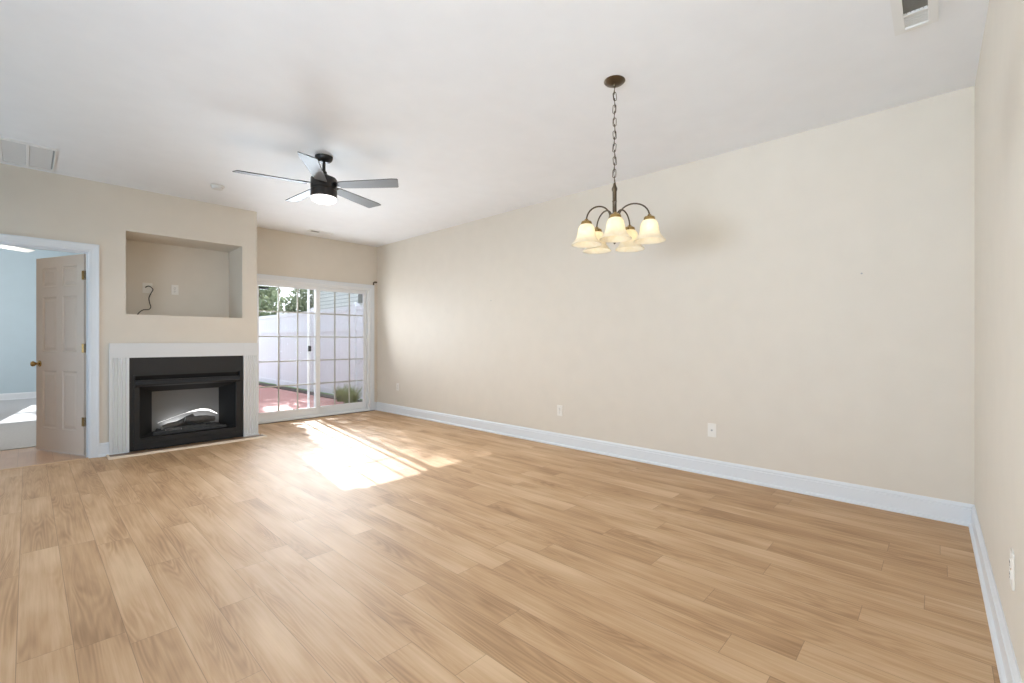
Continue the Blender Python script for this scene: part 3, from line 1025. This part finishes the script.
# ---- ceiling fan
fan = thing('ceiling_fan', 'dark five-blade ceiling fan with silver blades and a lit white lens', 'ceiling fan', (1.748, 3.863, ZC))
m = MB(); m.lathe([(0.0, 0.0), (0.072, 0.0), (0.072, -0.012), (0.066, -0.030), (0.046, -0.046), (0.022, -0.052), (0.0, -0.052)], 36)
m.build('canopy', M['fanblack'], fan, 40)
m = MB(); m.lathe([(0.0135, -0.048), (0.0135, -0.125), (0.024, -0.130), (0.026, -0.160), (0.0, -0.160)], 20)
m.build('downrod', M['fanblack'], fan, 40)
m = MB(); m.lathe([(0.0, -0.155), (0.040, -0.157), (0.058, -0.172), (0.098, -0.184), (0.107, -0.196), (0.107, -0.275), (0.103, -0.279), (0.103, -0.287), (0.107, -0.291), (0.107, -0.352), (0.0, -0.352)], 48)
m.build('motor_housing', M['fanblack'], fan, 40)
m = MB(); m.lathe([(0.099, -0.3521), (0.101, -0.364), (0.098, -0.378), (0.080, -0.389), (0.045, -0.396), (0.0, -0.398)], 48, cap0=True)
tag(m.build('light_lens', M['fanlight'], fan, 60), 'glowing white lens')
for k in range(5):
    a = math.radians(-52.4 + 72 * k)
    pitch = math.radians(-11)
    base = Matrix.Rotation(a, 4, 'Z') @ Matrix.Translation((0, 0, -0.247)) @ Matrix.Rotation(pitch, 4, 'X')
    outl = [(0.135, -0.048), (0.20, -0.052), (0.40, -0.058), (0.62, -0.066), (0.668, -0.060), (0.672, -0.050), (0.640, 0.060), (0.632, 0.066), (0.62, 0.067), (0.40, 0.060), (0.20, 0.052), (0.135, 0.048)]
    m = MB(); m.prism(outl, 'z', -0.003, 0.003, base)
    b = m.build('fan_blade', M['blade'], fan)
    e = MB()
    lp0 = [Vector((x, y, 0)) for x, y in outl]
    cen = Vector((0.4, 0, 0))
    e.loops([[p + (p - cen).normalized() * 0.0012 + Vector((0, 0, -0.0034)) for p in lp0], [p + (p - cen).normalized() * 0.0012 + Vector((0, 0, 0.0034)) for p in lp0]], True, False, False, base)
    tag(e.build('blade_edge', M['bladeedge'], b), 'dark blade edge')
    ir = MB()
    ir.prism([(0.085, -0.030), (0.15, -0.036), (0.205, -0.030), (0.225, 0.0), (0.205, 0.030), (0.15, 0.036), (0.085, 0.030)], 'z', 0.003, 0.009, base)
    ir.build('blade_iron', M['fanblack'], fan)

lamp('fan_lens_light', 'AREA', (1.748, 3.863, ZC - 0.402), 20, (1.0, 0.98, 0.94), (0, 0, -1), shape='DISK', size=0.18)

# ---- white fan in the bedroom
bf = thing('ceiling_fan', 'white ceiling fan with pale blades in the blue bedroom', 'ceiling fan', (-0.465, 8.29, 3.30))
m = MB(); m.lathe([(0.0, 0), (0.07, 0), (0.066, -0.03), (0.02, -0.05), (0.013, -0.05), (0.013, -0.80), (0.0, -0.80)], 28)
m.build('canopy', M['fanwhite'], bf, 40)
m = MB(); m.lathe([(0.0, -0.80), (0.06, -0.805), (0.12, -0.85), (0.12, -0.96), (0.06, -1.02), (0.0, -1.02)], 32)
m.build('motor_housing', M['fanwhite'], bf, 40)
for k in range(5):
    a = math.radians(39 + 72 * k)
    base = Matrix.Rotation(a, 4, 'Z') @ Matrix.Translation((0, 0, -0.965)) @ Matrix.Rotation(math.radians(-12), 4, 'X')
    m = MB(); m.prism([(0.11, -0.05), (0.40, -0.06), (0.62, -0.065), (0.65, -0.05), (0.65, 0.05), (0.62, 0.065), (0.40, 0.06), (0.11, 0.05)], 'z', -0.003, 0.003, base)
    m.build('fan_blade', M['fanwhite'], bf)

lamp('bedroom_point_fill', 'POINT', (-0.465, 8.29, 2.17), 62, (1.0, 0.91, 0.80), shadow_soft_size=0.08)  # added fill for carpet, door and wall; the fan has no light kit

# ---- chandelier
CH = (2.453, 1.445, ZC)
ch = thing('chandelier', 'five-light bronze chandelier with frosted bell shades hanging on a chain', 'chandelier', CH)
zr = lambda z: z - ZC - 0.010
m = MB(); m.lathe([(0.0, 0.0), (0.063, 0.0), (0.064, -0.004), (0.055, -0.013), (0.030, -0.022), (0.012, -0.026), (0.008, -0.036), (0.0, -0.037)], 36)
m.build('canopy', M['bronze'], ch, 40)
LT, LB = zr(2.715), zr(2.125)
nl = 15
ll = (LT - LB) / nl
for k in range(nl):
    zc = LT - ll * (k + 0.5)
    hl = ll * 0.5 + 0.006
    hw = 0.0095
    pts = []
    for j in range(20):
        t = 2 * PI * j / 20
        pts.append((hw * math.cos(t), 0, (hl - hw) * (1 if math.sin(t) > 0 else -1) * min(1, abs(math.sin(t)) * 3) + hw * math.sin(t)))
    wob = Matrix.Rotation(0.10 * math.sin(k * 1.9), 4, 'Y')
    m = MB(); m.tube(pts, 0.0022, 6, True, Matrix.Translation((0.003 * math.sin(k * 1.3), 0, zc)) @ Matrix.Rotation((PI / 2 if k % 2 else 0) + 0.5, 4, 'Z') @ wob)
    m.build('chain_link', M['bronze'], ch, 60)
m = MB(); m.tube(smooth_path([(0.006 * math.cos(k * 1.7), 0.006 * math.sin(k * 1.7), LT + (LB - LT) * k / 14) for k in range(15)], 4), 0.0018, 6)
m.build('supply_cord', M['cable'], ch, 60)
m = MB()
m.lathe([(0.0, zr(2.128)), (0.006, zr(2.126)), (0.012, zr(2.105)), (0.017, zr(2.095)), (0.017, zr(2.085)), (0.0125, zr(2.075)), (0.0125, zr(2.02)), (0.0145, zr(2.015)), (0.0125, zr(2.01)),
         (0.0125, zr(1.945)), (0.022, zr(1.938)), (0.034, zr(1.928)), (0.036, zr(1.915)), (0.030, zr(1.900)), (0.016, zr(1.885)), (0.010, zr(1.845)), (0.013, zr(1.80)), (0.016, zr(1.785)), (0.009, zr(1.765)), (0.004, zr(1.755)), (0.0, zr(1.752))], 28)
m.build('column', M['bronze'], ch, 40)
RIM, TOPZ = 1.748, 1.876
for ang_, SR in ((-33, 0.212), (46, 0.182), (112, 0.198), (184, 0.174), (-101, 0.165)):    # the old arms are bent a little
    a = math.radians(ang_) - math.radians(46.8)
    R_ = Matrix.Rotation(a, 4, 'Z')
    path = []
    for j in range(17):
        t = j / 16
        r = 0.028 + (SR - 0.028) * (1 - math.cos(PI * t)) / 2
        z = 1.920 + 0.072 * math.sin(PI * min(t * 1.02, 1)) - 0.020 * t
        path.append((r, 0, zr(z)))
    path.append((SR, 0, zr(1.885)))
    m = MB(); m.tube(path, 0.0048, 10, False, R_)
    m.build('arm', M['bronze'], ch, 60)
    T = R_ @ Matrix.Translation((SR, 0, 0))
    m = MB(); m.lathe([(0.0, zr(1.905)), (0.010, zr(1.903)), (0.014, zr(1.896)), (0.030, zr(1.888)), (0.033, zr(1.880)), (0.033, zr(1.868)), (0.0, zr(1.868))], 28, T)
    tag(m.build('socket_cap', M['brass'], ch, 40), 'brass cup above the shade')
    m = MB()
    prof = [(0.029, 1.872), (0.038, 1.866), (0.048, 1.850), (0.052, 1.830), (0.055, 1.808), (0.062, 1.786), (0.074, 1.768), (0.086, 1.756), (0.092, RIM)]
    inner = [(r - 0.003, z + 0.0005) for r, z in reversed(prof)]
    allp = prof + inner
    np_ = len(prof)

    def wv(ang, kk, n_=np_):
        d = abs(kk - (n_ - 0.5))
        return 1 + 0.030 * max(0, 1 - d / 3.0) * math.cos(10 * ang)
    m.lathe([(r, zr(z)) for r, z in allp], 60, T, False, False, wv)
    sh = m.build('lamp_shade', M['shade'], ch, 70)
    tag(sh, 'frosted bell-shaped glass shade, lit')
    m = MB(); m.lathe([(0.0, zr(1.868)), (0.012, zr(1.866)), (0.012, zr(1.845)), (0.021, zr(1.825)), (0.026, zr(1.805)), (0.023, zr(1.787)), (0.012, zr(1.777)), (0.0, zr(1.775))], 20, T)
    m.build('bulb', M['bulb'], ch, 60)
    p = T @ Vector((0, 0, zr(1.80)))
    lamp('chandelier_bulb_light', 'POINT', Vector(CH) + p, 0.9, (1.0, 0.90, 0.72), shadow_soft_size=0.03).visible_glossy = True

# ------------------------------------------------------------------ outside
m = MB(); m.box(1.97, 4.62, 7.06, 22, -0.30, -0.12)
struct('patio_ground', m, M['patio'], 'red brick patio outside the sliding door', 'patio')
m = MB(); m.box(4.62, 4.85, 7.06, 22, -0.30, -0.10)
struct('soil_ground', m, M['soil'], 'dark planting bed along the white fence', 'ground')
m = MB(); m.box(4.85, 40, -20, 60, -0.4, -0.16); m.box(-40, 4.85, 22, 60, -0.4, -0.16); m.box(-40, -4.3, -20, 22, -0.4, -0.16)
struct('lawn_ground', m, M['lawn'], 'grassy ground beyond the fence', 'ground')

FXX, FZB, FZT, FZM = 4.92, -0.08, 1.92, 1.38
fn = thing('privacy_fence', 'tall white vinyl privacy fence along the patio', 'fence', (FXX, 7.1, 0))
ys = [0.0, 2.2, 4.4, 6.6, 8.8, 11.0, 13.2]
for i, y in enumerate(ys):
    m = MB(); m.box(-0.06, 0.06, y - 0.06, y + 0.06, -0.15, FZT + 0.03, 0.006)
    m.loops([[(-0.07, y - 0.07, FZT + 0.03), (0.07, y - 0.07, FZT + 0.03), (0.07, y + 0.07, FZT + 0.03), (-0.07, y + 0.07, FZT + 0.03)],
             [(-0.01, y - 0.01, FZT + 0.08), (0.01, y - 0.01, FZT + 0.08), (0.01, y + 0.01, FZT + 0.08), (-0.01, y + 0.01, FZT + 0.08)]])
    m.build('fence_post', M['fence'], fn)
for a, b in zip(ys, ys[1:]):
    m = MB()
    for z0, z1 in ((FZB, FZB + 0.13), (FZM, FZM + 0.10), (FZT - 0.09, FZT)):
        m.box(-0.032, 0.032, a + 0.05, b - 0.05, z0, z1, 0.005)
    n = 12
    for k in range(n):
        y0 = a + 0.06 + (b - a - 0.12) * k / n
        m.box(-0.011, 0.011, y0 + 0.002, y0 + (b - a - 0.12) / n - 0.002, FZB + 0.1, FZT - 0.05, 0.003)
    m.build('fence_panel', M['fence'], fn)
m = MB(); m.tube([(-0.05, 1.15, 1.14), (-0.05, 2.10, 0.62)], 0.011, 8)
tag(m.build('brace', M['grille'], fn), 'thin slanted brace on the fence')

# far fence closing the yard
ff = thing('back_fence', 'white vinyl fence closing the far end of the patio under the trees', 'fence', (3.0, 20.5, 0))
for k in range(4):
    m = MB(); m.box(-2.0 + 1.3 * k - 0.06, -2.0 + 1.3 * k + 0.06, -0.06, 0.06, -0.15, 1.97, 0.006)
    m.build('fence_post', M['fence'], ff)
for k in range(3):
    m = MB()
    for z0, z1 in ((FZB, FZB + 0.13), (FZM, FZM + 0.10), (FZT - 0.09, FZT)):
        m.box(-1.95 + 1.3 * k, -0.75 + 1.3 * k, -0.032, 0.032, z0, z1, 0.005)
    m.box(-1.95 + 1.3 * k, -0.75 + 1.3 * k, -0.011, 0.011, FZB + 0.1, FZT - 0.05)
    m.build('fence_panel', M['fence'], ff)


def leaves(blobs, n, size, seed):
    """Leaf quads scattered through a set of ellipsoids (center, radii)."""
    g = random.Random(seed)
    bm = bmesh.new()
    vol = [r[0] * r[1] * r[2] for c, r in blobs]
    for _ in range(n):
        c, r = g.choices(blobs, vol)[0]
        d = Vector((g.gauss(0, 1), g.gauss(0, 1), g.gauss(0, 1))).normalized()
        rad = g.random() ** 0.45
        p = Vector(c) + Vector((d.x * r[0], d.y * r[1], d.z * r[2])) * rad
        u = Vector((g.gauss(0, 1), g.gauss(0, 1), g.gauss(0, 1))).normalized()
        v = u.cross(Vector((g.gauss(0, 1), g.gauss(0, 1), g.gauss(0, 1)))).normalized()
        s = size * g.uniform(0.6, 1.3)
        q = [p - u * s, p + v * s * 0.45 - u * s * 0.1, p + u * s, p - v * s * 0.45 - u * s * 0.1]
        bm.faces.new([bm.verts.new(x) for x in q])
    mb = MB(); mb.bm.free(); mb.bm = bm
    return mb


def tree(name, label, loc, trunk_h, blobs, n, size, mat, seed, group=None):
    r = thing(name, label, 'tree', loc, 0, group)
    lb = leaves(blobs, n, size, seed)
    me = bpy.data.meshes.new('crown')
    lb.bm.to_mesh(me); lb.bm.free(); me.materials.append(mat)
    o = bpy.data.objects.new('crown', me); C.objects.link(o); o.parent = r
    m = MB()
    g = random.Random(seed)
    pts = [(g.uniform(-0.05, 0.05) * k, g.uniform(-0.05, 0.05) * k, trunk_h * k / 5) for k in range(6)]
    m.tube(pts, [0.16 - 0.016 * k for k in range(6)], 10)
    top = Vector(pts[-1])
    for c, rr in blobs:
        m.tube(smooth_path([top * 0.8, top.lerp(Vector(c), 0.5) + Vector((0, 0, 0.15)), Vector(c)], 4), [0.06, 0.055, 0.05, 0.045, 0.04, 0.03, 0.025, 0.02, 0.015], 7)
    m.build('trunk', M['bark'], r, 50)
    return r


G0 = -0.18
tree('tree', 'leafy tree behind the side fence, next to the grey house', (5.62, 17.6, G0), 3.4,
     [((0, 0, 6.4), (1.05, 1.0, 1.7)), ((0.1, 0.1, 4.6), (1.0, 0.9, 1.2)), ((-0.1, 0.1, 3.0), (0.8, 0.9, 0.9))], 4200, 0.12, M['leaf'], 11)
tree('tree', 'unseen round green tree behind the two fences, placed to shade the patio', (5.3, 22.6, G0), 2.6,  # out of view, its crown keeps sun off the patio
     [((0, 0, 3.0), (1.1, 1.1, 1.3)), ((0.3, 0, 4.6), (1.0, 1.0, 1.3)), ((-0.2, 0.1, 6.0), (0.9, 1.0, 0.9))], 4200, 0.13, M['leaf'], 12)
tree('tree', 'unseen pale green tree behind the far fence, placed to shade the patio', (2.9, 22.6, G0), 2.6,  # hidden from the camera, added for the shade it throws on the patio
     [((0, 0, 2.8), (1.1, 1.1, 1.4)), ((0.1, 0, 4.8), (1.1, 1.0, 1.4)), ((-0.2, 0.1, 6.2), (0.9, 1.0, 0.9))], 4200, 0.13, M['leaf'], 15)
tree('tree', 'bushy green tree just past the end of the grey house', (8.6, 19.6, G0), 2.4,
     [((0, 0, 2.7), (1.3, 1.2, 1.5)), ((0.5, 0.3, 4.0), (1.0, 1.0, 1.0)), ((-0.9, -0.3, 2.2), (0.9, 0.9, 1.1))], 3600, 0.12, M['leafdark'], 16)
tree('tree', 'dark evergreen tree in the distance beyond the trees at the fence', (8.2, 26.5, G0), 3.0,
     [((0, 0, 3.2), (1.5, 1.4, 1.9)), ((0.5, 0, 5.4), (1.0, 1.0, 1.3)), ((-1.2, 0.3, 2.5), (1.0, 1.0, 1.3))], 4200, 0.15, M['leafdark'], 13)
tree('shade_tree', 'unseen columnar evergreen on the patio, added to shade the sun patch', (3.06, 12.2, -0.12), 2.4,  # out of view, shaped to shade the left edge of the sun patch
     [((0, 0, 1.3), (0.42, 0.42, 1.25)), ((0, 0, 2.6), (0.46, 0.46, 1.2)), ((0, 0, 3.6), (0.34, 0.34, 0.55))], 3600, 0.09, M['leafdark'], 14)


def grass_clump(label, x, y, n, h, spread, seed):
    g = random.Random(seed)
    bm = bmesh.new()
    for _ in range(n):
        a = g.uniform(0, 2 * PI)
        r0 = spread * 0.35 * math.sqrt(g.random())
        b = Vector((r0 * math.cos(a), r0 * math.sin(a), 0))
        lean = Vector((math.cos(a), math.sin(a), 0)) * g.uniform(0.2, 1.0) * spread
        hh = h * g.uniform(0.55, 1.0)
        sd_ = Vector((-math.sin(a), math.cos(a), 0)) * 0.008
        prev = None
        for k in range(5):
            t = k / 4
            p = b + lean * t * t + Vector((0, 0, hh * (t - 0.25 * t * t * g.uniform(0.5, 1.3))))
            w = sd_ * (1 - t * 0.9)
            cur = (bm.verts.new(p - w), bm.verts.new(p + w))
            if prev: bm.faces.new((prev[0], prev[1], cur[1], cur[0]))
            prev = cur
    me = bpy.data.meshes.new('ornamental_grass')
    bm.to_mesh(me); bm.free(); me.materials.append(M['blade_grass'])
    o = bpy.data.objects.new('ornamental_grass', me); C.objects.link(o)
    o.location = (x, y, -0.12)
    return tag(o, label, 'plant')


grass_clump('tufted green ornamental grass in the bed nearest the patio door', 4.35, 8.45, 280, 0.58, 0.36, 5)
grass_clump('smaller grass tuft in the bed just behind the larger tuft', 4.55, 9.25, 260, 0.42, 0.22, 6)

# grey neighbouring house
hs = thing('neighbor_house', 'grey lap-sided neighbouring house behind the fence', 'house', (7.25, 12.0, G0))
m = MB(); m.box(0, 8, -4.5, 4.7, 0, 3.6)
m.build('wall', M['siding'], hs)
m = MB(); m.prism([(-0.2, 3.5), (4.0, 5.6), (8.4, 3.5)], 'y', -4.8, 5.0)
m.build('roof', M['roofing'], hs)
m = MB(); m.box(-0.035, 0, 1.25, 1.5, 2.55, 2.85, 0.006)
for k in range(4): m.box(-0.05, -0.03, 1.27, 1.48, 2.58 + 0.065 * k, 2.60 + 0.065 * k)
m.build('wall_vent', M['duct'], hs)
